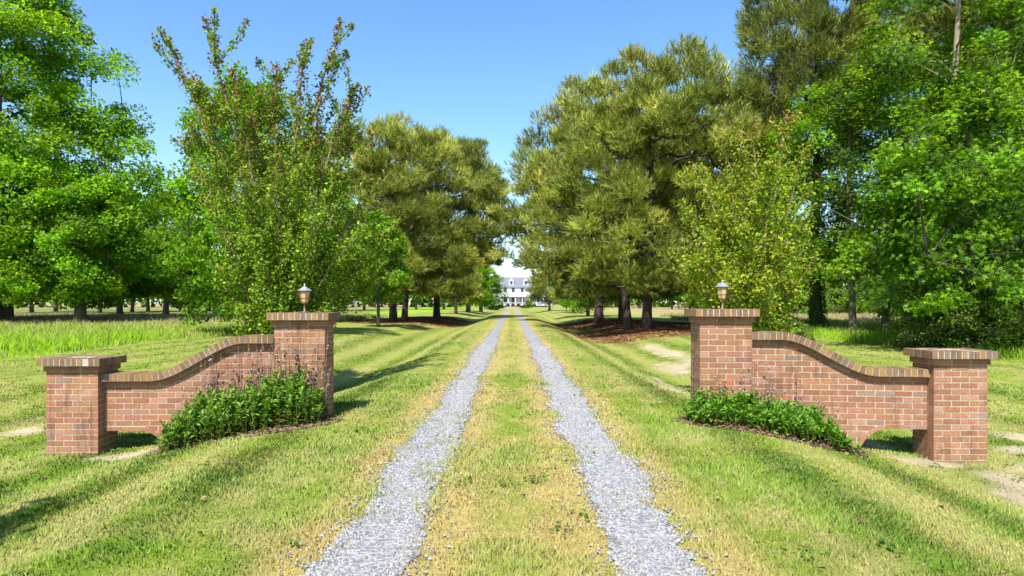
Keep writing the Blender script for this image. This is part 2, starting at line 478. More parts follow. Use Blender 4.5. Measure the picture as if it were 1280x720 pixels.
def weeds():
    r = np.random.default_rng(61); n = 420
    d = np.sqrt(r.random(n) * (16 ** 2 - 3 ** 2) + 3 ** 2); x = (r.random(n) * 2 - 1) * (d * .8 + .8)
    ok = (np.abs(np.abs(x) - .79) > .3) & (fbm(x * .9, d * .9, 62) > .47); x, d = x[ok], d[ok]; n = len(x)
    k = 11; X = np.repeat(x, k) + r.normal(0, .045, n * k); Y = np.repeat(d, k) + r.normal(0, .045, n * k)
    a = r.random(n * k) * 6.283
    D = unit(np.stack([np.cos(a), np.sin(a), r.uniform(.1, .6, n * k)], 1)); P = np.stack([X, Y, ground_z(X, Y) + r.uniform(.012, .04, n * k)], 1)
    nn = unit(np.array([0, 0, 1.]) + rand_unit(n * k, r) * .35); L = r.uniform(.025, .06, n * k)
    Vv, Ff = leaf_quads(P, nn, D, L, L * .6)
    t = np.array([(.07, .16, .02), (.10, .2, .02), (.055, .13, .02), (.15, .22, .03)])[np.repeat(r.integers(0, 4, n), k)] * r.uniform(.8, 1.25, (n * k, 1))
    tag(link('lawn_weeds', make_mesh('lawn_weeds', Vv, [Ff], np.repeat(t, 4, 0), M_PLANT)), 'low broad leaved weeds scattered in the mown lawn', 'weeds', kind='stuff')
    n = 700; d = np.sqrt(r.random(n) * (15 ** 2 - 3 ** 2) + 3 ** 2); x = (r.random(n) * 2 - 1) * (d * .8 + .8)
    P = np.stack([x, d, ground_z(x, d) + .03], 1); L = r.uniform(.025, .06, n)
    Vv, Ff = leaf_quads(P, unit(np.array([0, 0, 1.]) + rand_unit(n, r) * .6), rand_unit(n, r) * np.array([1, 1, .3]), L, L * .6, .2)
    t = np.array([(.22, .13, .06), (.3, .2, .1), (.14, .09, .05)])[r.integers(0, 3, n)]
    tag(link('fallen_leaves', make_mesh('fallen_leaves', Vv, [Ff], np.repeat(t, 4, 0), M_DRY)), 'dry brown leaves fallen on the lawn', 'leaves', kind='stuff')

def tall_grass():
    n = 700000
    d = np.sqrt(rng.random(n) * (70 ** 2 - 14 ** 2) + 14 ** 2)
    x = (rng.random(n) * 2 - 1) * (d * .82 + 2)
    keep = field_mask(x, d) > .35
    keep &= rng.random(n) < np.clip(1.2 - (d - 14) / 90, .2, 1)
    x, d = x[keep], d[keep]; n = len(x)
    cl = fbm(x * .8, d * .8, 120)
    h = rng.uniform(.10, .40, n) * (.4 + 1.2 * cl)
    c = turf(x, d) * rng.uniform(.65, 1.35, (n, 1)) * np.stack([rng.uniform(.85, 1.25, n), np.ones(n), np.ones(n)], 1)
    seed = rng.random(n) < np.clip((d - 26) / 60, .03, .4)
    c[seed] = np.array([.36, .29, .15]) * rng.uniform(.7, 1.2, (seed.sum(), 1)); h[seed] *= 1.3
    w = np.clip(d * .0008, .011, .05) * rng.uniform(.6, 1.3, n)
    me = blades(x, d, h, w, np.zeros((n, 3)), c, M_GRASS, 'tall_grass', 1.0)
    tag(link('tall_grass', me), 'tall unmown meadow grass at both sides beyond the lawn', 'grass', kind='stuff')
tall_grass()

# ------------------------------------------------------------------ brick gate walls
COURSE = .0677; BL = .2032; J = .0115
def brick_col(cap=False):
    r = rng.random()
    if cap:
        c = np.array([.195, .118, .072]) * rng.uniform(.75, 1.25)
        if r < .18: c = np.array([.26, .155, .065]) * rng.uniform(.8, 1.1)
        elif r < .35: c = np.array([.19, .138, .10]) * rng.uniform(.8, 1.1)
    else:
        c = np.array([.29, .135, .081]) * rng.uniform(.82, 1.16) * np.array([1, rng.uniform(.94, 1.08), rng.uniform(.88, 1.1)])
        if r < .05: c = np.array([.24, .155, .12]) * rng.uniform(.85, 1.1)
        elif r < .13: c = np.array([.33, .18, .12]) * rng.uniform(.9, 1.1)
        elif r < .145: c = np.array([.36, .13, .065])
    return c
MORTAR = (.42, .355, .255)
def jit(): return float(np.clip(rng.normal(0, .001), -.0018, .0018))

def pillar(parent, w, dep, z0, ztop, name='pillar'):
    """centre at local 0, front at y=0, depth +y"""
    caph = .092; corb = COURSE
    b = MB(); hw = w / 2
    zb = ztop - caph - corb
    ncs = int(math.ceil((zb - z0) / COURSE))
    def ring(z, hw, dep, even, oy, cap=False):
        y0, y1 = -oy, dep + oy
        zz0, zz1 = z + J / 2, z + COURSE - J / 2
        T = .0985
        if even:
            for ya, yb in ((y0, y0 + T), (y1 - T, y1)):
                e = np.linspace(-hw, hw, 4)
                for k in range(3):
                    o = jit()
                    b.box(e[k] + (J / 2 if k else 0), e[k + 1] - (J / 2 if k < 2 else 0), ya + o * (ya == y0), yb, zz0, zz1, brick_col())
            for sx in (-1, 1):
                xa, xb = sorted((sx * hw, sx * (hw - T))); b.box(xa, xb, y0 + T + J, y1 - T - J, zz0, zz1, brick_col())
        else:
            for sx in (-1, 1):
                xa, xb = sorted((sx * hw, sx * (hw - T))); ym = (y0 + y1) / 2
                b.box(xa, xb, y0 + jit(), ym - J / 2, zz0, zz1, brick_col()); b.box(xa, xb, ym + J / 2, y1, zz0, zz1, brick_col())
            for ya, yb in ((y0, y0 + T), (y1 - T, y1)):
                for xa, xb in ((-hw + T + J, -J / 2), (J / 2, hw - T - J)): b.box(xa, xb, ya + jit() * (ya == y0), yb, zz0, zz1, brick_col())
    for k in range(ncs): ring(zb - (k + 1) * COURSE, hw, dep, k % 2 == 0, 0)
    b.box(-hw + .003, hw - .003, .003, dep - .003, z0, zb - .002, MORTAR)
    ring(zb, hw + .022, dep, True, .022)
    b.box(-hw - .018, hw + .018, -.018, dep + .018, zb + .001, zb + corb - .001, MORTAR)
    p = b.build(name, M_BRICK, parent)
    c = MB(); ov = .080; W = hw + .064; n = 11
    e = np.linspace(-W, W, n + 1)
    z0c = zb + corb + .004; z1c = ztop
    ya, yb = -ov, dep + ov; T = .203
    for k in range(n):
        for q, (a_, b_) in enumerate(((ya, ya + T), (yb - T, yb))):
            o = rng.normal(0, .0015)
            c.box(e[k] + (J / 2 if k else 0), e[k + 1] - (J / 2 if k < n - 1 else 0), a_ + (o if q == 0 else 0), b_, z0c + abs(o), z1c + o, brick_col(True))
    my = np.linspace(ya + T + J, yb - T - J, 3)
    for sx in (-1, 1):
        for k in range(2):
            xa, xb = sorted((sx * W, sx * (W - .2)))
            c.box(xa, xb, my[k] + J / 4, my[k + 1] - J / 4, z0c, z1c + jit(), brick_col(True))
    c.box(-W + .003, W - .003, ya + .003, yb - .003, z0c + .002, z1c - .003, (.42, .37, .29))
    c.build(name + '_cap', M_BRICK, p)
    return p

def wall(parent, Lw, zhi, zlo, zsoff, zbot, arch_w, arch_flat, mirror, rotz, loc):
    """local s from the tall pillar (0) to the short pillar (Lw); front at y=0"""
    TH = .2
    def curve(s): return zlo + (zhi - zlo) * (1 - smooth((np.asarray(s) / Lw - .17) / .56))
    def soff(s):
        s = np.asarray(s, float); u = np.clip((Lw - arch_flat - s) / (arch_w - arch_flat), 0, 1)
        hh = zsoff - zbot
        z = zbot + hh * np.sqrt(np.clip(1 - u ** 2, 0, 1))
        return np.where(s < Lw - arch_w, zbot, z)
    mm = -1 if mirror else 1
    def put(mb, poly, y0, y1, t):
        poly = [(p[0] * mm, p[1]) for p in poly]
        if mirror: poly = poly[::-1]
        mb.prism(poly, y0, y1, t)
    b = MB(); under = .092 + .062           # coping above the field of brick
    # mortar core
    ss = np.linspace(0.002, Lw - .002, 90)
    low = soff(ss); top = curve(ss) - .05
    for k in range(len(ss) - 1):
        put(b, [(ss[k], low[k] + .004), (ss[k + 1], low[k + 1] + .004), (ss[k + 1], top[k + 1]), (ss[k], top[k])], .003, TH - .003, MORTAR)
    nc = int((zhi - zbot) / COURSE) + 2
    for r in range(nc):
        z1 = zhi - under - r * COURSE + .02; z0 = z1 - COURSE
        off = (r % 2) * BL / 2 - .03
        for q in range(-1, int(Lw / BL) + 2):
            a = max(off + q * BL + J / 2, 0.001); e = min(off + (q + 1) * BL - J / 2, Lw - .001)
            if e - a < .015: continue
            sx = np.linspace(a, e, 9)
            tz = np.minimum(z1 - J / 2, curve(sx) - under - .004); bz = np.maximum(z0 + J / 2, soff(sx) + .052 * (sx > Lw - arch_w - .02))
            ok = tz - bz > .004
            if ok.sum() < 2: continue
            k0, k1 = np.argmax(ok), len(ok) - 1 - np.argmax(ok[::-1])
            sl = slice(k0, k1 + 1)
            poly = list(zip(sx[sl], bz[sl])) + list(zip(sx[sl][::-1], tz[sl][::-1]))
            put(b, poly, jit(), TH, brick_col())
    # rowlock ring of the half arch
    u = np.linspace(0, math.pi / 2, 60); rx = arch_w - arch_flat; hh = zsoff - zbot
    px = np.concatenate([Lw - arch_flat - rx * np.cos(u), np.linspace(Lw - arch_flat, Lw - .002, 30)[1:]])
    pz = np.concatenate([zbot + hh * np.sin(u), np.full(29, zsoff)])
    P = np.stack([px, pz], 1); sl = np.concatenate([[0], np.cumsum(np.linalg.norm(np.diff(P, axis=0), axis=1))])
    nb = int(sl[-1] / .2)
    for k in range(nb):
        t = np.linspace(k * sl[-1] / nb + .005, (k + 1) * sl[-1] / nb - .005, 7)
        cx = np.interp(t, sl, px); cz = np.interp(t, sl, pz)
        T = unit(np.stack([np.gradient(cx), np.gradient(cz)], 1)); Nn = np.stack([-T[:, 1], T[:, 0]], 1)
        o = np.stack([cx, cz], 1)
        poly = list(map(tuple, o)) + list(map(tuple, (o + Nn * .045)[::-1]))
        put(b, poly, -.005 + jit(), TH + .002, brick_col())
    pw = b.build('wall_panel', M_BRICK, parent); pw.location = loc; pw.rotation_euler.z = rotz
    # coping: one curved stretcher course under a rowlock course
    c = MB()
    ss = np.linspace(0, Lw, 400); P = np.stack([ss, curve(ss)], 1)
    sl = np.concatenate([[0], np.cumsum(np.linalg.norm(np.diff(P, axis=0), axis=1))])
    T = unit(np.gradient(P, axis=0)); Nn = np.stack([-T[:, 1], T[:, 0]], 1)
    def band(pitch, d0, d1, y0, y1, cap):
        nb = int(sl[-1] / pitch)
        for k in range(nb):
            t = np.linspace(k * sl[-1] / nb + .0045, (k + 1) * sl[-1] / nb - .0045, 3 if pitch < .1 else 6)
            o = np.stack([np.interp(t, sl, P[:, 0]), np.interp(t, sl, P[:, 1])], 1)
            nn = np.stack([np.interp(t, sl, Nn[:, 0]), np.interp(t, sl, Nn[:, 1])], 1)
            j = jit()
            poly = list(map(tuple, o - nn * d1)) + list(map(tuple, (o - nn * (d0 + j))[::-1]))
            poly = [(min(max(p[0], .001), Lw - .001), p[1]) for p in poly]
            put(c, poly, y0 + jit(), y1, brick_col(cap))
    band(.0665, 0, .090, -.076, TH + .07, True)
    band(.2, .098, .152, -.018, TH + .018, False)
    for k in range(len(ss) - 1):
        if k % 4: continue
        k2 = min(k + 4, len(ss) - 1)
        def q(d0, d1, y0, y1):
            a = P[k] - Nn[k] * d1; bb = P[k2] - Nn[k2] * d1; cc = P[k2] - Nn[k2] * d0; dd = P[k] - Nn[k] * d0
            cl = lambda p: (min(max(p[0], .002), Lw - .002), p[1])
            put(c, [cl(a), cl(bb), cl(cc), cl(dd)], y0, y1, MORTAR)
        q(.004, .088, -.072, TH + .066); q(.0885, .150, -.014, TH + .014)
    cc = c.build('coping', M_BRICK, pw)
    return pw

def lamp(x, y, z, label):
    t = thing('post_lamp', label, 'lamp', (x, y, z), 0, 1, 'lamps on the tall gate pillars')
    b = MB(); b.lathe([(.035, 0), (.035, .008), (.014, .016), (.012, .1), (.018, .108), (.03, .118)], 10); b.build('post', M_BRONZE, t, True)
    g = MB(); g.lathe([(.034, .118), (.044, .135), (.064, .262)], 6); g.build('amber_pane', M_AMBER, t)
    f = MB()
    for k in range(6):
        a = k * math.pi / 3
        f.tube([(r * math.cos(a), r * math.sin(a), zz) for r, zz in ((.036, .118), (.047, .135), (.067, .262))], .0042, 5)
    f.lathe([(.066, .258), (.070, .258), (.070, .268), (.066, .268)], 6); f.lathe([(.033, .114), (.039, .114), (.04, .123), (.033, .123)], 6)
    f.lathe([(.0495, .171), (.0535, .171), (.055, .177), (.051, .177)], 6)
    f.build('cage', M_BRONZE, t)
    r = MB(); r.lathe([(.088, .266), (.090, .272), (.060, .290), (.030, .312), (.016, .322)], 6, rot=.0); ro = r.build('lamp_roof', M_PEWTER, t)
    n = MB(); n.lathe([(.014, .320), (.007, .328), (.012, .336), (.012, .344), (.004, .356)], 10); n.build('finial', M_PEWTER, ro, True)
    return t

def gate(side, tx0, tx1, ty_, sx0, sx1, sy_, zt_, zs_, whi, wlo, zsoff, label):
    tc, sc = (tx0 + tx1) / 2, (sx0 + sx1) / 2; dep = .41
    t = thing('brick_gate_wall', label, 'gate wall', (tc, ty_, 0), 0, 1, 'brick gate walls beside the drive')
    p1 = pillar(t, tx1 - tx0, dep, -.45, zt_)
    p2 = pillar(t, sx1 - sx0, dep, -.75, zs_); p2.location = (sc - tc, sy_ - ty_, 0)
    if side > 0: a = np.array([tx1, ty_ + .03]); b = np.array([sx0, sy_ + .12])
    else: a = np.array([tx0, ty_ + .03]); b = np.array([sx1, sy_ + .12])
    L = float(np.linalg.norm(b - a)); d = b - a
    rz = math.atan2(d[1], d[0]) if side > 0 else math.atan2(-d[1], -d[0])
    wall(t, L, whi, wlo, zsoff, -.62, .80, .42, side < 0, rz, (a[0] - tc, a[1] - ty_, 0))
    return t

gate(1, 2.23, 2.85, 8.1, 4.79, 5.40, 7.75, 1.30, .83, 1.03, .615, -.085, 'red brick gate wall right of the drive, open arch at its short pillar and low plants in front')
gate(-1, -2.86, -2.25, 8.2, -5.50, -4.89, 8.06, 1.255, .72, .98, .53, -.16, 'red brick gate wall left of the drive, tall dry stalks and a bush in front')
lamp(-2.555, 8.405, 1.255, 'amber lantern with grey roof on the tall brick pillar left of the drive')
lamp(2.56, 8.30, 1.30, 'amber lantern with grey roof on the tall brick pillar right of the drive')

# ------------------------------------------------------------------ foliage machinery
def leaf_quads(c, n, d, L, W, fold=.12):
    """one folded diamond per leaf"""
    s = unit(np.cross(n, d)); d = np.cross(s, n)
    L = L[:, None]; W = W[:, None]
    b = c - d * L * .5; t = c + d * L * .5 - n * L * .1
    l = c + s * W * .5 - d * L * .08 + n * W * fold; r = c - s * W * .5 - d * L * .08 + n * W * fold
    V = np.stack([b, r, t, l], 1).reshape(-1, 3)
    return V, (np.arange(len(c))[:, None] * 4 + np.arange(4)[None])

STAR = []
for k in range(5):
    a = math.radians(-100 + k * 50); STAR.append((math.cos(a + math.pi / 2) * (1 if k in (1, 2, 3) else .8), math.sin(a + math.pi / 2) * (1 if k in (1, 2, 3) else .8)))
    if k < 4:
        a2 = a + math.radians(25); STAR.append((math.cos(a2 + math.pi / 2) * .42, math.sin(a2 + math.pi / 2) * .42))
STAR.append((0, -.18)); STAR = np.array(STAR)
def leaf_stars(c, n, d, L):
    s = unit(np.cross(n, d)); d = np.cross(s, n); k = len(STAR)
    V = c[:, None] + (s[:, None] * STAR[None, :, :1] + d[:, None] * STAR[None, :, 1:]) * (L * .55)[:, None, None] - n[:, None] * (np.linalg.norm(STAR, axis=1) ** 2)[None, :, None] * (L * .12)[:, None, None]
    return V.reshape(-1, 3), (np.arange(len(c))[:, None] * k + np.arange(k)[None])

def bez(p0, p1, p2, n):
    t = np.linspace(0, 1, n)[:, None]
    return (1 - t) ** 2 * p0 + 2 * t * (1 - t) * p1 + t ** 2 * p2

def tree_mesh(seed, H, zb, R, prof, n_limbs, n_cl, lpc, leaf, cr, pal, kind='leaf', tr=.3, flat=.65, outer=.38, bark=(.13, .10, .08), lift=.25, top_r=.25, gap=None, twig=.02, ntrunk=1):
    r = np.random.default_rng(seed)
    tb = MB()
    # trunk(s)
    wob = r.normal(0, .012 * H, (6, 2)); wob[0] = 0
    zz = np.linspace(0, H * .93, 6)
    tp = np.stack([np.cumsum(wob[:, 0]) * .5, np.cumsum(wob[:, 1]) * .5, zz], 1)
    tt = np.linspace(0, 1, 16)
    TP = np.stack([np.interp(tt * H * .93, zz, tp[:, k]) for k in range(3)], 1)
    TR = tr * (.88 - .88 * tt) ** .8 + .02 + tr * .4 * np.exp(-tt * H / .5)
    bt = np.array(bark)
    TPx = TP.copy(); TPx[0, 2] = -.6
    tb.tube(TPx, TR, 10, bt)
    for q in range(1, ntrunk):
        off = np.array([r.normal(0, .1) + tr * 2.0 * (1 if q % 2 else -1), r.normal(0, .5), 0])
        P2 = TP.copy() + off * (1 + tt[:, None] * 2.5); P2[0, 2] = -.6
        tb.tube(P2[:11], (TR * .8)[:11], 8, bt)
    trunk_at = lambda z: np.array([np.interp(z, TP[:, 2], TP[:, k]) for k in range(3)])
    lob = r.uniform(0, 6.28, 6)
    def env(t, a):
        return R * prof(t) * (1 + .16 * np.sin(2 * a + lob[0] + 3 * t) + .12 * np.sin(3 * a + lob[1] - 5 * t) + .08 * np.sin(5 * a + lob[2] + 8 * t))
    # clump centres
    tq = np.linspace(0.01, .99, 80); w = (prof(tq) + .12) ** 1.3; cdf = np.cumsum(w) / w.sum()
    t = np.interp(r.random(n_cl), cdf, tq); a = r.random(n_cl) * 6.283
    rad = env(t, a) * r.random(n_cl) ** outer
    Cc = np.stack([rad * np.cos(a), rad * np.sin(a), zb + t * (H - zb)], 1)
    Cc[:, :2] += np.stack([np.interp(Cc[:, 2], TP[:, 2], TP[:, k]) for k in range(2)], 1)
    if gap is not None:
        k = np.array([not gap(p) for p in Cc]); Cc = Cc[k]; t = t[k]
    # limbs
    limbs = []
    for k in range(n_limbs):
        u = (k + r.random() * .7) / n_limbs
        z0 = zb * .9 + (H * .86 - zb * .9) * u ** 1.15
        an = k * 2.4 + r.normal(0, .3)
        tt_ = min(max((z0 - zb) / (H - zb) + lift * .5, .05), .98)
        L_ = env(tt_, an) * r.uniform(.7, .95)
        p0 = trunk_at(z0); p2 = p0 + np.array([math.cos(an) * L_, math.sin(an) * L_, L_ * lift * r.uniform(.6, 1.8)])
        p1 = p0 + (p2 - p0) * .5 + np.array([0, 0, L_ * r.uniform(-.02, .16)])
        P = bez(p0, p1, p2, 9); P[1:-1] += r.normal(0, .03 * L_, (7, 3)) * .6
        if gap is not None and kind == 'pine' and gap(p2): continue
        r0 = tr * (1 - z0 / H) ** .7 * r.uniform(.32, .5) * (.62 if kind == 'star' else 1.5 if kind == 'pine' else 1) + .012
        tb.tube(P, np.linspace(r0, .015, 9), 6, bt)
        limbs.append(P)
    extra = np.array([l[q] for l in limbs for q in ((-1, 6, 4) if kind == 'star' else (-1, 6))] + [TP[-1], TP[-2]])
    if gap is not None: extra = np.array([p for p in extra if not gap(p)])
    Cc = np.concatenate([Cc, extra])
    LP = np.concatenate([l[2:] for l in limbs] + [TP[6:]])
    for c in Cc:
        dd = LP - c; cost = np.linalg.norm(dd, axis=1) + np.clip(dd[:, 2], 0, None) * 1.5
        p0 = LP[np.argmin(cost)]
        p1 = (p0 + c) / 2 + np.array([0, 0, .12 * np.linalg.norm(c - p0)]) + r.normal(0, .08, 3)
        n_ = np.linalg.norm(c - p0)
        tb.tube(bez(p0, p1, c, 5), np.linspace(min(twig + n_ * .008, .09), .008, 5), 4, bt, False)
    # leaves
    n = len(Cc) * lpc
    ci = np.repeat(np.arange(len(Cc)), lpc)
    crr = cr * r.uniform(.6, 1.35, len(Cc))
    u = rand_unit(n, r); q = r.random(n) ** .42
    pos = Cc[ci] + u * (q * crr[ci])[:, None] * np.array([1, 1, flat])
    pos[:, 2] -= (np.hypot(u[:, 0], u[:, 1]) * q * crr[ci]) * .18
    ct = r.uniform(.48 if kind == 'star' else .62, 1.3, len(Cc))[ci]
    pal = np.array(pal, float)
    pc = pal[r.integers(0, len(pal), len(Cc))]
    mixr = r.random(n)[:, None] * .6
    tint = pc[ci] * (1 - mixr) + pal[r.integers(0, len(pal), n)] * mixr
    tint = tint * (ct * (.62 + 1.0 * r.random(n) ** 1.6))[:, None]
    crown_c = np.array([0, 0, zb + (H - zb) * .45])
    outw = unit(pos - crown_c)
    if kind in ('leaf', 'star'):
        nrm = unit(np.array([0, 0, .75]) + outw * .35 + rand_unit(n, r) * .75)
        d = unit(np.cross(nrm, rand_unit(n, r)) + np.array([0, 0, -.35]))
        L = leaf * r.uniform(.65, 1.3, n)
        if kind == 'leaf': Vv, Ff = leaf_quads(pos, nrm, d, L, L * r.uniform(.55, .8, n)); rep = 4
        else: Vv, Ff = leaf_stars(pos, nrm, d, L); rep = len(STAR)
        Tt = np.repeat(tint, rep, 0); mat = M_LEAF
    else:
        K = 9
        ax = unit(u * .55 + outw * .5 + np.array([0, 0, .75]) + rand_unit(n, r) * .3)
        nd = unit(ax[:, None] * .95 + r.normal(size=(n, K, 3)) * .42)
        L = leaf * r.uniform(.7, 1.25, (n, K, 1))
        sd = unit(np.cross(nd, r.normal(size=(n, K, 3)))) * leaf * .055
        b0 = pos[:, None] + ax[:, None] * (r.random((n, K, 1)) - .6) * leaf * .8
        Vv = np.stack([b0 - sd, b0 + sd, b0 + nd * L], 2).reshape(-1, 3)
        Ff = np.arange(n * K * 3).reshape(-1, 3)
        Tt = np.repeat(np.repeat(tint, K, 0) * r.uniform(.8, 1.2, (n * K, 1)), 3, 0); mat = M_NEEDLE
    crown = make_mesh('crown', Vv, [Ff], np.clip(Tt, 0, .9), mat)
    return tb.mesh('trunk', M_BARK, True), crown

def plant_tree(proto, name, label, loc, rotz=0, scale=1, group=None, cat='tree'):
    x, y = loc
    t = thing(name, label, cat, (x, y, gz(x, y)), rotz, scale, group)
    link('trunk', proto[0], t); link('crown', proto[1], t)
    return t

oval = lambda t: np.sin(np.pi * np.clip(t * .93 + .06, 0, 1) ** .8) ** .62
dome = lambda t: np.clip(1 - np.clip(t, 0, 1) ** 2.3, 0, 1) ** .6 * (.72 + .28 * smooth(t / .25))
cone = lambda t: (1 - t * .82) * (.55 + .45 * smooth(t / .18))
pinep = lambda t: np.clip(1 - np.abs(np.clip(t, 0, 1) - .42) ** 2.4 / .58 ** 2.4 * np.where(t > .42, 1, .55), 0, 1) ** .55
low = lambda t: np.clip(1 - t ** 1.6, 0, 1) ** .55

G_GUM = [(.145, .31, .010), (.19, .37, .012), (.27, .43, .016), (.085, .20, .010)]
G_MID = [(.14, .28, .012), (.20, .35, .014), (.09, .20, .012)]
G_BRIGHT = [(.15, .31, .012), (.20, .35, .014), (.11, .25, .012)]
G_DARK = [(.035, .085, .018), (.05, .115, .02), (.04, .1, .014)]
G_PINE = [(.24, .285, .046), (.32, .355, .056), (.155, .205, .038), (.41, .42, .10)]
G_PINEB = [(.20, .24, .045), (.26, .285, .052), (.13, .17, .04)]
G_SAGE = [(.13, .17, .06), (.10, .14, .05), (.17, .2, .07)]

T = {}
T['gum_big'] = tree_mesh(1, 27, 1.6, 9.8, dome, 26, 400, 280, .26, 1.35, G_GUM, tr=.5)
T['broad'] = tree_mesh(2, 15, 2.4, 5.2, oval, 18, 170, 210, .25, 1.1, G_MID, tr=.34)
T['broad_low'] = tree_mesh(3, 10, 1.6, 4.4, dome, 16, 150, 200, .21, .95, G_GUM, tr=.36)
T['bright'] = tree_mesh(4, 11, .8, 4.0, oval, 18, 190, 150, .2, .85, G_BRIGHT, tr=.2)
T['sapling'] = tree_mesh(5, 7, 1.6, 2.2, oval, 12, 90, 110, .17, .55, G_BRIGHT, tr=.09)
T['far'] = tree_mesh(6, 14, 3.4, 4.6, oval, 10, 80, 90, .5, 1.2, G_MID + G_MID + G_DARK[1:2], tr=.3)
T['pine'] = tree_mesh(7, 16, 2.2, 6.9, pinep, 30, 250, 95, .36, 1.0, G_PINE, 'pine', tr=.36, flat=.52, lift=.14, outer=.3, bark=(.085, .06, .05))
T['pine2'] = tree_mesh(8, 16, 2.2, 6.7, pinep, 30, 240, 95, .36, 1.0, G_PINE, 'pine', tr=.3, flat=.52, lift=.14, outer=.3, bark=(.085, .06, .05), ntrunk=2)
T['pine_right'] = tree_mesh(27, 16, 2.2, 6.9, pinep, 30, 250, 95, .36, 1.0, G_PINE, 'pine', tr=.36, flat=.52, lift=.14, outer=.3, bark=(.085, .06, .05), gap=lambda p: p[0] < -2.6 and p[2] < 3.9 - (p[0] + 2.6) * .2)
T['pine_left'] = tree_mesh(28, 16, 2.2, 6.7, pinep, 30, 250, 95, .36, 1.0, G_PINE, 'pine', tr=.34, flat=.52, lift=.14, outer=.3, bark=(.085, .06, .05), gap=lambda p: p[0] > 3.0 and p[2] < 4.2 + (p[0] - 3) * .2)
T['pine_tall'] = tree_mesh(9, 20, 9.5, 4.6, pinep, 18, 150, 85, .34, 1.0, G_PINEB, 'pine', tr=.38, flat=.65, bark=(.07, .055, .045))
T['pine_small'] = tree_mesh(10, 9, 1.6, 3.6, dome, 16, 120, 60, .30, .85, G_PINE, 'pine', tr=.2, flat=.6)
T['gum_mid'] = tree_mesh(12, 14.5, 3.4, 4.6, oval, 20, 150, 130, .2, .8, G_GUM + G_BRIGHT + G_DARK[:2], 'star', tr=.18, bark=(.15, .12, .09))
T['gum_near'] = tree_mesh(13, 9, 1.3, 4.2, low, 20, 180, 100, .20, .7, G_BRIGHT + G_GUM + G_DARK[:2], 'star', tr=.16, bark=(.08, .065, .05))
T['gum_pole'] = tree_mesh(14, 18, 4.5, 4.4, oval, 22, 130, 130, .19, .75, G_GUM + G_BRIGHT + G_DARK[:2], 'star', tr=.24, bark=(.3, .235, .17),
                          gap=lambda p: p[2] > 7.5 and p[2] < 14.5 and p[1] < .5 and abs(p[0]) < 1.6)
T['shade'] = tree_mesh(18, 6.6, 3.6, 1.5, oval, 10, 46, 90, .16, .5, G_BRIGHT, tr=.09)
T['shrub'] = tree_mesh(15, 2.6, .1, 1.7, low, 12, 110, 90, .11, .42, G_MID + G_SAGE, tr=.05, lift=.6)
T['shrub_far'] = tree_mesh(16, 4, .1, 2.8, low, 8, 60, 70, .3, .8, G_MID + G_BRIGHT + G_SAGE, tr=.08, lift=.6)

weeds()
# ---- left side
plant_tree(T['gum_big'], 'sweetgum_tree', 'tallest broad green tree, at the left edge, its top cut by the frame', (at(-5, 47), 47), .4)
plant_tree(T['broad_low'], 'broadleaf_tree', 'low round tree with thick pale trunk in front of the tallest left tree', (at(100, 43), 43), 1.1, 1.02)
plant_tree(T['broad'], 'broadleaf_tree', 'dark trunked green tree at the far left edge under the tallest tree', (at(10, 52), 52), 2.0, .95)
plant_tree(T['broad'], 'broadleaf_tree', 'green tree standing right of the tallest left tree, seen beyond the meadow', (at(150, 66), 66), .2, .86)
plant_tree(T['broad'], 'broadleaf_tree', 'multi stemmed green tree left of the bright maple, in the gap under open sky', (at(207, 78), 78), 3.3, .98)
plant_tree(T['broad_low'], 'broadleaf_tree', 'low green tree at the edge of the left wood, under the open sky gap', (at(238, 70), 70), 4.2, .8)
plant_tree(T['bright'], 'maple_tree', 'bright green maple directly behind the crape myrtle on the left', (at(312, 31), 31), .5, (.95, .95, 1.1))
plant_tree(T['sapling'], 'young_tree', 'slim young tree with bright leaves right of the left lamp pillar', (at(473, 41), 41), 0)
plant_tree(T['pine2'], 'pine_tree', 'double trunked pine left of the drive, nearest to the crape myrtle', (at(492, 53), 53), .0, (1, 1, 1.0))
plant_tree(T['pine_left'], 'pine_tree', 'broad pine left of the drive whose crown reaches over the gravel', (at(546, 62), 62), 0, (.93, .93, 1.06))
plant_tree(T['pine_small'], 'pine_tree', 'smaller pine behind the two big pines left of the drive', (at(570, 88), 88), 0, 1.0)
plant_tree(T['broad_low'], 'broadleaf_tree', 'light green tree closing the left row of the drive near the house', (at(601, 118), 118), 1, .9)
plant_tree(T['broad_low'], 'broadleaf_tree', 'yellow green tree behind the smaller left pine', (at(585, 105), 105), 2.5, .9)
k = 0
for px, d, s in ((40, 95, .9), (70, 110, 1), (125, 96, .8), (165, 104, .85), (185, 112, .9), (226, 108, .8), (240, 120, .85), (262, 112, .75), (330, 125, .8), (380, 115, .7), (430, 120, .8), (-20, 90, 1), (455, 130, .8), (520, 140, .9), (555, 150, .9)):
    plant_tree(T['far'], 'woodland_tree', 'dark trunked tree in the open wood far behind the left meadow', (at(px, d), d), k * 1.3, s, 'trees of the open wood behind the left meadow'); k += 1
plant_tree(T['pine_small'], 'pine_tree', 'grey green pine with three dark trunks far behind the left gate wall', (at(268, 96), 96), 2, 1.0)

plant_tree(T['shade'], 'young_tree', 'young tree out of frame at the left, shading the near left lawn', (-5.6, .1), 1.0)

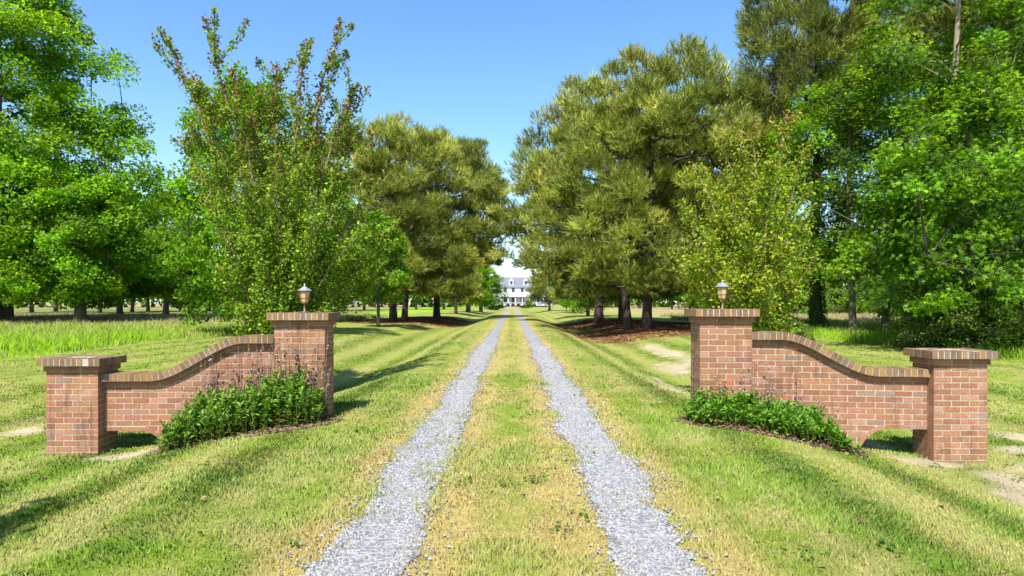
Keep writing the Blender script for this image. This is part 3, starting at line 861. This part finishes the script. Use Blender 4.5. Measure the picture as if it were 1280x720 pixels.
# ---- right side
plant_tree(T['pine2'], 'pine_tree', 'double trunked pine nearest on the right of the drive, over bare straw ground', (at(808, 38), 38), 2.2, (.94, .94, .96))
plant_tree(T['pine_right'], 'pine_tree', 'wide pine second on the right, its low limbs reaching over the drive', (at(748, 51), 51), 0, (.98, .98, .98))
plant_tree(T['pine_small'], 'pine_tree', 'slim trunked pine between the two big right pines', (at(777, 58), 58), 1, 1.3)
plant_tree(T['pine'], 'pine_tree', 'tall pine rising behind the right crape myrtle', (at(905, 46), 46), 5.0, (.9, .9, .98))
plant_tree(T['pine_small'], 'pine_tree', 'small pine hiding the right half of the white house', (at(687, 122), 122), 0, (1.15, 1.15, .88))
plant_tree(T['pine_small'], 'pine_tree', 'short pine right of the one hiding the house', (at(716, 100), 100), 1.7, .78)
for k, (px, d, s) in enumerate(((708, 108, .62), (712, 96, .6), (718, 88, .55))):
    plant_tree(T['sapling'], 'young_tree', ['farthest of the three slim saplings on the right lawn', 'middle of the three slim saplings on the right lawn', 'nearest of the three slim saplings on the right lawn'][k], (at(px, d), d), k, s, 'saplings on the right lawn')
plant_tree(T['bright'], 'broadleaf_tree', 'bright green tree seen through the right pines', (at(735, 72), 72), 1.4, .85)
ivy_pine = plant_tree(T['pine_tall'], 'pine_tree', 'tallest pine on the right with dark ivy covered trunk', (at(1022, 35), 35), .3, (.82, .82, 1))
def ivy():
    r = np.random.default_rng(51); n = 2600
    z = 4.2 * r.random(n) ** 1.6; a = r.random(n) * 6.283
    rad = .36 + .3 * np.exp(-z / .5) + r.random(n) * .22 * (1 - z / 4.4)
    P = np.stack([rad * np.cos(a), rad * np.sin(a), z], 1)
    o = np.stack([np.cos(a), np.sin(a), np.full(n, .4)], 1)
    L = r.uniform(.07, .14, n)
    Vv, Ff = leaf_quads(P, unit(o + rand_unit(n, r) * .5), rand_unit(n, r), L, L * .9)
    t = np.array([(.05, .12, .015), (.08, .17, .02)])[r.integers(0, 2, n)]
    link('ivy', make_mesh('ivy', Vv, [Ff], np.repeat(t, 4, 0), M_LEAF), ivy_pine)
ivy()
plant_tree(T['gum_mid'], 'sweetgum_tree', 'sweetgum with thin pale trunk standing in the right meadow', (at(1108, 32), 32), .7)
plant_tree(T['gum_mid'], 'sweetgum_tree', 'leafy sweetgum in front of the tallest right pine', (at(1066, 30), 30), 3.0, (.85, .85, .84))
plant_tree(T['gum_pole'], 'sweetgum_tree', 'tall sweetgum whose bare sunlit trunk shows at upper right', (at(1197, 27), 27), 0)
plant_tree(T['gum_near'], 'sweetgum_tree', 'young sweetgum with large bright leaves at the right edge', (at(1215, 21), 21), 1.2)
plant_tree(T['gum_near'], 'sweetgum_tree', 'dense sweetgum behind the short right pillar', (at(1205, 25), 25), 3.9, .85)
plant_tree(T['pine_tall'], 'pine_tree', 'dark pine at the top right corner behind the sweetgums', (at(1262, 33), 33), 2, 1.05)
plant_tree(T['gum_mid'], 'sweetgum_tree', 'green sweetgum cut by the right edge of the frame', (at(1290, 27), 27), 5.0, 1.05)
for k, (px, d, s, l) in enumerate(((1178, 22, .85, 'dull green shrub left of the others under the right sweetgums'), (1205, 20.5, .85, 'middle shrub in shade under the right sweetgums'), (1262, 21, 1.0, 'shrub at the right edge under the sweetgums'), (995, 20, .35, 'low shrub beside the ivy covered pine trunk'), (1235, 26, 1.3, 'largest dark shrub behind the others at the right edge'))):
    plant_tree(T['shrub'], 'shrub', l, (at(px, d), d), k * 1.9, s, 'shrubs under the right sweetgums', 'shrub')
for k, (px, d, s) in enumerate(((1010, 78, 1), (1045, 85, .8), (1075, 80, .9), (1100, 90, 1.2), (985, 90, 1.4), (955, 84, 1.1), (920, 92, 1.3), (1130, 82, 1.2), (880, 105, 1.2))):
    plant_tree(T['shrub_far'], 'shrub', 'green bush in the hedge at the far edge of the right meadow', (at(px, d), d), k * 1.1, s, 'bushes of the hedge beyond the right meadow', 'shrub')
for k, (px, d, s) in enumerate(((840, 150, .7), (870, 140, .8), (905, 135, .9), (940, 130, .9), (975, 125, .9), (1020, 130, 1), (1060, 120, .9), (1110, 120, 1), (1160, 110, 1), (1210, 100, 1), (1260, 95, 1), (800, 170, .75), (765, 185, .7))):
    plant_tree(T['far'], 'woodland_tree', 'dark tree in the wood line far behind the right meadow', (at(px, d), d), k * 1.7, s, 'trees of the wood line behind the right meadow')

# far woods closing the horizon, one mass
def far_woods():
    n = 30000
    r = np.random.default_rng(77)
    side = np.where(r.random(n) < .5, -1, 1)
    x = side * (18 + r.random(n) ** 1.2 * 330); y = 200 + r.random(n) * 45 - np.abs(x) * .15
    top = 9 + 6 * fbm(x * .09, x * 0, 5) + 3 * fbm(x * .4, y * .1, 6)
    z = top * r.random(n) ** .7
    P = np.stack([x, y, z], 1)
    nrm = unit(rand_unit(n, r) + np.array([0, -.6, .5])); d = rand_unit(n, r)
    L = r.uniform(1.2, 2.6, n)
    Vv, Ff = leaf_quads(P, nrm, d, L, L * .8)
    t = np.array(G_DARK + G_MID)[r.integers(0, 6, n)] * r.uniform(.7, 1.2, (n, 1))
    tag(link('far_woods', make_mesh('far_woods', Vv, [Ff], np.repeat(t, 4, 0), M_LEAF)), 'far off woods closing the horizon on both sides', 'woods', kind='stuff')
far_woods()

# ------------------------------------------------------------------ crape myrtles
def crape(name, label, base, tips, d, nleaf, leaf, pal, redtop, seed, spread, cat='tree'):
    r = np.random.default_rng(seed)
    bx, by = base; zb = gz(bx, by)
    t = thing(name, label, cat, (bx, by, zb))
    tb = MB(); Vs, Fs, Ts = [], [], []; no = 0
    paths = []
    for (px, py, dy) in tips:
        tip = np.array([at(px, by + dy) - bx, dy, zt(py, by + dy) - zb])
        b0 = np.array([r.normal(0, .16), r.normal(0, .16), -.2])
        p1 = np.array([tip[0] * .3, tip[1] * .3, tip[2] * r.uniform(.45, .62) + .25])
        P = bez(b0, p1, tip, 14); P[2:-1] += r.normal(0, .035, (11, 3))
        tb.tube(P, np.linspace(.045, .008, 14), 6, (.28, .21, .14))
        paths.append((P, 1.0))
        # side shoots
        for q in range(11):
            k = r.integers(4, 13); a = r.random() * 6.28
            ln = min(np.linalg.norm(tip) * r.uniform(.10, .24) * (1.25 - k / 14), .9)
            e = P[k] + np.array([math.cos(a) * ln * .75, math.sin(a) * ln * .75, ln * r.uniform(.3, 1.2)])
            B = bez(P[k], (P[k] + e) / 2 + np.array([math.cos(a), math.sin(a), 0]) * ln * .15, e, 7)
            tb.tube(B, np.linspace(.012, .004, 7), 4, (.25, .19, .13), False)
            paths.append((B, .5))
    lens = np.array([np.linalg.norm(p[-1] - p[0]) for p, _ in paths]); w = lens / lens.sum()
    for (P, main), ww in zip(paths, w):
        n = int(nleaf * ww)
        u = r.random(n); u = (.16 if main == 1 else 0) + u * (.84 if main == 1 else 1)
        f = u * (len(P) - 1); i0 = np.clip(f.astype(int), 0, len(P) - 2); fr = (f - i0)[:, None]
        c = P[i0] * (1 - fr) + P[i0 + 1] * fr
        hmax = max(p[-1][2] for p, _ in paths)
        rel = c[:, 2] / hmax
        sp = spread * (1.3 - rel) ** .45 * (.5 + .5 * np.sin(np.pi * u)) * (.6 if main == 1 else .36)
        g = r.normal(size=(n, 3)); c = c + unit(g) * (sp * r.random(n) ** .6)[:, None]
        nrm = unit(rand_unit(n, r) * .8 + np.array([0, -.1, .7])); dd = unit(np.cross(nrm, rand_unit(n, r)))
        L = leaf * r.uniform(.6, 1.3, n)
        Vv, Ff = leaf_quads(c, nrm, dd, L, L * .62)
        p_ = np.array(pal)[r.integers(0, len(pal), n)] * r.uniform(.75, 1.3, (n, 1))
        rp = np.clip((u - .42) * 2.2, 0, 1) * np.clip((rel - redtop) * 3.2, 0, 1)
        rp = np.clip(rp + (r.random(n) < .07) * .6, 0, 1)
        red = np.array([(.21, .085, .05), (.15, .08, .04), (.28, .15, .04)])[r.integers(0, 3, n)]
        p_ = lerp(p_, red, rp * (r.random(n) < (.75 if main == 1 else .45)))
        Vs.append(Vv); Fs.append(Ff + no); Ts.append(np.repeat(p_, 4, 0)); no += len(Vv)
    tb.build('trunk', M_BARK, t, True)
    link('crown', make_mesh('crown', np.concatenate(Vs), [np.concatenate(Fs)], np.concatenate(Ts), M_CRAPE), t)
    return t

tipsL = [(205, 42, .3), (255, 22, -.2), (243, 95, -.6), (228, 170, .7), (290, 85, -.3), (316, 140, .9), (345, 80, .4), (385, 52, -.3), (425, 25, .2), (402, 120, -.9), (448, 105, .3), (470, 160, -.4), (488, 215, .6),
         (500, 275, -.5), (350, 190, -1.6), (300, 215, -1.5), (430, 200, -1.5), (255, 250, -.9), (455, 280, -1.2), (330, 290, -1.6), (262, 325, -.6), (395, 270, -1.7), (478, 330, .2), (380, 330, -1.2), (310, 150, 1.4), (400, 200, 1.5),
         (455, 365, .6), (420, 385, -1), (490, 300, -.2), (470, 250, .9), (440, 160, .8), (495, 340, .5), (300, 385, -.8), (340, 375, -1.2)]
crape('crape_myrtle', 'tall vase shaped crape myrtle with bronze tipped plumes behind the left gate wall', (-4.75, 13.6), tipsL, 13.6, 66000, .074,
      [(.14, .26, .014), (.20, .34, .018), (.075, .155, .013), (.27, .39, .025)], .40, 31, .56)
tipsR = [(900, 170, .3), (945, 150, -.2), (985, 140, .4), (1005, 185, -.5), (868, 205, .5), (850, 255, -.4), (925, 180, -1.0), (965, 200, -1.2), (1015, 260, .3), (838, 305, .3), (880, 290, -1.2), (930, 280, -1.5), (985, 300, -1.2), (1020, 320, -.6), (850, 330, -.7), (910, 340, -1.5), (960, 345, -1.6), (940, 230, 1.2), (895, 240, 1.3), (980, 230, .9), (870, 330, 1.0)]
crape('crape_myrtle', 'shorter yellow green crape myrtle behind the right lamp pillar', (4.65, 13.0), tipsR, 13, 36000, .072,
      [(.19, .30, .014), (.26, .35, .018), (.14, .24, .014), (.36, .36, .03)], .72, 32, .72)

# ------------------------------------------------------------------ plants in front of the walls
def bed_plant(name, label, x0, x1, yf, yb, hfun, nst, leaf, pal, seed, n_dry, dryh, cat='shrub'):
    r = np.random.default_rng(seed)
    cx, cy = (x0 + x1) / 2, (yf(0.5) + yb) / 2; cz = gz(cx, cy)
    t = thing(name, label, cat, (cx, cy, cz))
    Vs, Ts, Fs = [], [], []; no = 0; st = MB(); dr = MB()
    for k in range(nst):
        u = r.random(); x = x0 + (x1 - x0) * u; v = r.random(); y = yf(u) + (yb - yf(u)) * v
        h = hfun(u) * r.uniform(.7, 1.15) * (1 - .35 * (1 - v) ** 3) * min(1, .45 + 4 * min(u, 1 - u))
        b = np.array([x - cx, y - cy, gz(x, y) - cz]); tip = b + np.array([r.normal(0, .05), r.normal(0, .04) - .03, h])
        st.tube(np.stack([b, (b + tip) / 2 + r.normal(0, .01, 3), tip]), [.004, .0035, .002], 4, (.10, .14, .03), False)
        n = int(h / .022) + 4
        w = r.random(n) ** .75; c = b + (tip - b) * w[:, None]
        a = r.random(n) * 6.283
        el = r.uniform(-.15, .9, n) + w * .35
        d = np.stack([np.cos(a) * np.cos(el), np.sin(a) * np.cos(el), np.sin(el)], 1)
        L = leaf * r.uniform(.6, 1.25, n)
        c = c + d * (L * .5)[:, None]
        nrm = unit(np.cross(d, np.stack([-np.sin(a), np.cos(a), np.zeros(n)], 1)) * -1 + r.normal(0, .25, (n, 3)))
        nrm = np.where(nrm[:, 2:] < 0, -nrm, nrm)
        Vv, Ff = leaf_quads(c, nrm, d, L, L * r.uniform(.38, .52, n), .18)
        p_ = np.array(pal)[r.integers(0, len(pal), n)] * r.uniform(.75, 1.25, (n, 1))
        low_ = (w < .4) & (r.random(n) < .5); p_[low_] = np.array([.2, .15, .05])
        Vs.append(Vv); Fs.append(Ff + no); Ts.append(np.repeat(p_, 4, 0)); no += len(Vv)
    link('foliage', make_mesh('foliage', np.concatenate(Vs), [np.concatenate(Fs)], np.concatenate(Ts), M_PLANT), t)
    st.build('stems', M_DRY, t)
    for k in range(n_dry):
        u = np.clip(r.normal(.55, .25), .02, .98); x = x0 + (x1 - x0) * u; v = r.uniform(.45, 1); y = yf(u) + (yb - yf(u)) * v
        h = dryh(u) * r.uniform(.55, 1.1)
        b = np.array([x - cx, y - cy, gz(x, y) - cz]); tip = b + np.array([r.normal(0, .06), r.normal(0, .03), h])
        P = bez(b, (b + tip) / 2 + r.normal(0, .025, 3), tip, 5)
        cc = np.array([.26, .17, .12]) * r.uniform(.6, 1.3)
        dr.tube(P, np.linspace(.0045, .0025, 5), 4, cc, False)
        for q in range(r.integers(2, 6)):
            w = r.uniform(.5, 1); p = b + (tip - b) * w + r.normal(0, .012, 3)
            s = r.uniform(.009, .019)
            dr.lathe([(s * .3, -s), (s, 0), (s * .3, s)], 5, p, cc * r.uniform(.7, 1.3))
    dr.build('dry_stalks', M_DRY, t)
    return t
bed_plant('perennial_clump', 'bushy green perennial clump with many dead brown stalks before the left gate wall', -3.88, -2.2, lambda u: 7.38 + .3 * u, 8.18, lambda u: .48 + .12 * u, 470, .072,
          [(.115, .25, .02), (.17, .32, .03), (.07, .165, .018), (.25, .36, .06)], 41, 140, lambda u: .92 + .04 * u)
bed_plant('perennial_clump', 'low bright green perennial clump in brown mulch before the right gate wall', 2.05, 3.68, lambda u: 7.72 - .42 * u, 8.05, lambda u: .33 + .03 * u, 440, .075,
          [(.12, .29, .02), (.17, .34, .03), (.09, .23, .018), (.21, .36, .05)], 42, 42, lambda u: .72)

# mulch around the clumps
def bed(xc, yc, rx, ry, rot, seed, col, name, n_chip):
    r = np.random.default_rng(seed)
    a = np.linspace(0, 2 * math.pi, 90, endpoint=False)
    rr = 1 + .12 * np.sin(3 * a + seed) + r.normal(0, .035, 90)
    V = []; k = 8
    for q in range(k + 1):
        f = q / k
        V.append(np.stack([rx * rr * f * np.cos(a), ry * rr * f * np.sin(a)], 1))
    V = np.concatenate(V); c, s = math.cos(rot), math.sin(rot)
    x = xc + V[:, 0] * c - V[:, 1] * s; y = yc + V[:, 0] * s + V[:, 1] * c
    f = np.repeat(np.arange(k + 1) / k, 90)
    z = ground_z(x, y) + .008 + .03 * np.sqrt(np.clip(1 - f ** 2, 0, 1)) + r.normal(0, .004, len(x)) * (f < 1)
    i = np.arange(k)[:, None] * 90; j = np.arange(90)[None]; j2 = (j + 1) % 90
    Q = np.stack([i + j, i + 90 + j, i + 90 + j2, i + j2], -1).reshape(-1, 4)
    t = np.array(col) * r.uniform(.6, 1.4, (len(x), 1))
    tag(link(name, make_mesh(name, np.stack([x, y, z], 1), [Q], t, M_MULCH, True)), kind='structure')
    # bark chips and dead leaves
    n = n_chip; a = r.random(n) * 6.28; q = np.sqrt(r.random(n)) * 1.08
    X0 = rx * q * np.cos(a); Y0 = ry * q * np.sin(a)
    x = xc + X0 * c - Y0 * s; y = yc + X0 * s + Y0 * c
    P = np.stack([x, y, ground_z(x, y) + .03 * np.sqrt(np.clip(1 - q ** 2, 0, 1)) + .018], 1)
    L = r.uniform(.02, .07, n)
    Vv, Ff = leaf_quads(P, unit(rand_unit(n, r) * .5 + np.array([0, 0, 1])), rand_unit(n, r), L, L * .4)
    tt = np.array([.17, .10, .07]) * r.uniform(.5, 1.8, (n, 1))
    tag(link('bark_chips', make_mesh('bark_chips', Vv, [Ff], np.repeat(tt, 4, 0), M_DRY)), 'brown bark chips and dead leaves on the mulch', 'mulch', kind='stuff')
bed(2.92, 7.80, .98, .40, -.2, 3, (.15, .085, .06), 'mulch_bed', 2600)
bed(-3.05, 7.84, 1.0, .40, .12, 4, (.16, .10, .07), 'mulch_bed', 2000)

# pine straw litter under the pines
def straw():
    n = 42000; r = np.random.default_rng(8)
    k = r.integers(0, len(STRAW), n); E = np.array(STRAW)[k]
    a = r.random(n) * 6.28; q = np.sqrt(r.random(n)) * 1.05
    x = E[:, 0] + E[:, 2] * q * np.cos(a); y = E[:, 1] + E[:, 3] * q * np.sin(a)
    keep = r.random(n) < ell_mask(x, y, STRAW, 60, .6); x, y = x[keep], y[keep]; n = len(x)
    P = np.stack([x, y, ground_z(x, y) + .02], 1); L = r.uniform(.1, .3, n)
    Vv, Ff = leaf_quads(P, unit(rand_unit(n, r) * .4 + np.array([0, 0, 1])), rand_unit(n, r) * np.array([1, 1, .2]), L, L * .25)
    t = np.array([.22, .105, .055]) * r.uniform(.4, 1.6, (n, 1))
    tag(link('pine_straw', make_mesh('pine_straw', Vv, [Ff], np.repeat(t, 4, 0), M_DRY)), 'reddish brown fallen pine straw under the pines', 'pine straw', kind='stuff')
straw()

# ------------------------------------------------------------------ house at the end of the drive
def house():
    D = 228; x0, x1 = -5.2, 12.0
    hx = (x0 + x1) / 2; W = x1 - x0; g = gz(hx, D)
    h = thing('white_house', 'white two storey house with grey dormered roof at the end of the drive', 'house', (hx, D, g))
    a = -W / 2; b = W / 2
    m = MB(); m.box(a, b, 0, 9, .9, 6.9); m.prism([(a, 6.9), (a + .001, 6.9), (a + .001, 6.91)], 0, 1); m.build('wall', M_WHITE, h)
    m = MB(); m.box(a + .1, b - .1, .05, 8.9, -.3, .9); m.build('foundation', M_FOUND, h)
    roof = MB(); V = [(a - .4, -.5, 6.85), (b + .4, -.5, 6.85), (b + .4, 9.5, 6.85), (a - .4, 9.5, 6.85), (a - .4, 4.5, 10.4), (b + .4, 4.5, 10.4)]
    roof.add(V, [[(0, 1, 5, 4), (2, 3, 4, 5), (0, 3, 2, 1)], [(0, 4, 3), (1, 2, 5)]]); rf = roof.build('roof', M_SLATE, h)
    for dx in (-3.6, 1.2, 6.0):
        d = MB(); d.box(dx - .85, dx + .85, .55, 4, 7.6, 9.0)
        d.prism([(dx - 1.0, 9.0), (dx + 1.0, 9.0), (dx, 9.75)], .45, 4.3); d.build('dormer', M_WHITE, rf)
        p = MB(); p.box(dx - .42, dx + .42, .48, .545, 7.85, 8.95); p.build('dormer_window', M_SHADOWPANE, rf)
    for dx in (-5.6, -3.0, .0, 2.6, 5.2, 7.4):
        for z0, z1 in ((5.2, 6.6), (1.7, 3.4)):
            f = MB(); f.box(dx - .68, dx + .68, -.05, -.003, z0 - .12, z1 + .12); w = f.build('window', M_WHITE, h)
            p = MB(); p.box(dx - .52, dx + .52, -.075, -.052, z0, z1); p.build('pane', M_SHADOWPANE, w)
    p = MB(); p.box(a - 1, b + 1, -3.0, -.08, .75, .95); p.build('porch_floor', M_WHITE, h)
    p = MB(); p.add([(a - 1.2, -3.3, 3.9), (b + 1.2, -3.3, 3.9), (b + 1.2, -.1, 4.7), (a - 1.2, -.1, 4.7), (a - 1.2, -3.3, 3.65), (b + 1.2, -3.3, 3.65), (b + 1.2, -.1, 3.65), (a - 1.2, -.1, 3.65)],
                    [[(0, 1, 2, 3), (4, 7, 6, 5), (0, 4, 5, 1), (3, 2, 6, 7), (0, 3, 7, 4), (1, 5, 6, 2)]]); p.build('porch_roof', M_WHITE, h)
    for q in range(9):
        cx = a - .7 + q * (W + 1.4) / 8
        c = MB(); c.box(cx - .13, cx + .13, -2.95, -2.69, .952, 3.64); c.box(cx - .2, cx + .2, -3.0, -2.64, .955, 1.15); c.box(cx - .2, cx + .2, -3.0, -2.64, 3.45, 3.642); c.build('column', M_WHITE, h)
    r = MB(); r.box(a - .7, b + .7, -2.86, -2.78, 1.75, 1.83); r.box(a - .7, b + .7, -2.86, -2.78, 1.1, 1.16)
    for q in range(110):
        cx = a - .6 + q * (W + 1.2) / 109; r.box(cx - .02, cx + .02, -2.845, -2.795, 1.161, 1.749)
    r.build('railing', M_WHITE, h)
    s = MB()
    for q in range(5): s.box(-.9 - 4.4, 1.2 - 4.4, -3.0 - (q + 1) * .3, -3.005 - q * .3, -.2, .74 - q * .16)
    s.build('steps', M_WHITE, h)
    for q in range(8):
        x = x0 + .3 + q * 1.75; y = D - 3.9 - (1.6 if q in (1, 2) else 0)
        plant_tree(RED, 'shrub', 'small red brown bush in the row before the white house porch', (x, y), q * 1.1, .62, 'red bushes before the porch', 'shrub')
RED = tree_mesh(21, 1.8, .05, 1.0, low, 6, 40, 30, .28, .35, [(.16, .06, .05), (.12, .07, .04), (.07, .09, .03)], tr=.03, lift=.6)
house()
GREY = tree_mesh(22, 3.0, .05, 2.4, low, 6, 70, 50, .3, .55, [(.16, .26, .13), (.2, .3, .16), (.13, .24, .09)], tr=.03, lift=.6)
plant_tree(GREY, 'shrub', 'pale blue green mound at the left edge of the drive near the house', (at(617, 165), 165), 0, 1.2, None, 'shrub')
plant_tree(T['shrub_far'], 'shrub', 'upright clipped green bush at the right corner of the porch', (at(661, 215), 215), 0, .6, None, 'shrub')
m = MB(); m.box(-.06, .06, -.06, .06, -.2, 1.25); m.lathe([(.085, 1.251), (.085, 1.28), (.02, 1.36)], 4, rot=math.pi / 4)
o = m.build('marker_post', M_WHITE); o.location = (at(588, 110), 110, gz(at(588, 110), 110)); tag(o, 'thin white post on the lawn left of the drive near the house', 'post')

# ------------------------------------------------------------------ light, sky, camera
w = bpy.data.worlds.new('World'); S.world = w; w.use_nodes = True
nt = w.node_tree; nt.nodes.clear()
sky = nt.nodes.new('ShaderNodeTexSky'); sky.sky_type = 'NISHITA'; sky.sun_disc = False
sky.sun_elevation = SUN_EL; sky.sun_rotation = math.pi + SUN_AZ
sky.air_density = 1.0; sky.dust_density = .6; sky.ozone_density = 2.2; sky.altitude = 0
bg = nt.nodes.new('ShaderNodeBackground'); bg.inputs[1].default_value = .135
wo = nt.nodes.new('ShaderNodeOutputWorld')
hs = nt.nodes.new('ShaderNodeHueSaturation'); hs.inputs['Saturation'].default_value = 1.2
nt.links.new(sky.outputs[0], hs.inputs['Color']); nt.links.new(hs.outputs[0], bg.inputs[0]); nt.links.new(bg.outputs[0], wo.inputs[0])

L = bpy.data.lights.new('sun', 'SUN'); L.energy = 5.0; L.angle = math.radians(.55); L.color = (1, .95, .86)
lo = bpy.data.objects.new('sun', L); COL.objects.link(lo)
dv = Vector((math.sin(SUN_AZ) * math.cos(SUN_EL), math.cos(SUN_AZ) * math.cos(SUN_EL), -math.sin(SUN_EL)))
lo.rotation_euler = dv.to_track_quat('-Z', 'Y').to_euler(); lo.location = (0, 0, 60)

cam = bpy.data.cameras.new('camera'); co = bpy.data.objects.new('camera', cam); COL.objects.link(co)
co.location = (0, 0, CAM_H); co.rotation_euler = (math.pi / 2, 0, 0)
cam.sensor_width = 36; cam.lens = 36 * F / 1280; cam.shift_y = 18 / 1280; cam.clip_end = 5000; cam.clip_start = .1
S.camera = co
S.view_settings.view_transform = 'Standard'; S.view_settings.look = 'None'; S.view_settings.exposure = .95; S.view_settings.gamma = 1
S.cycles.max_bounces = 6; S.cycles.transparent_max_bounces = 4
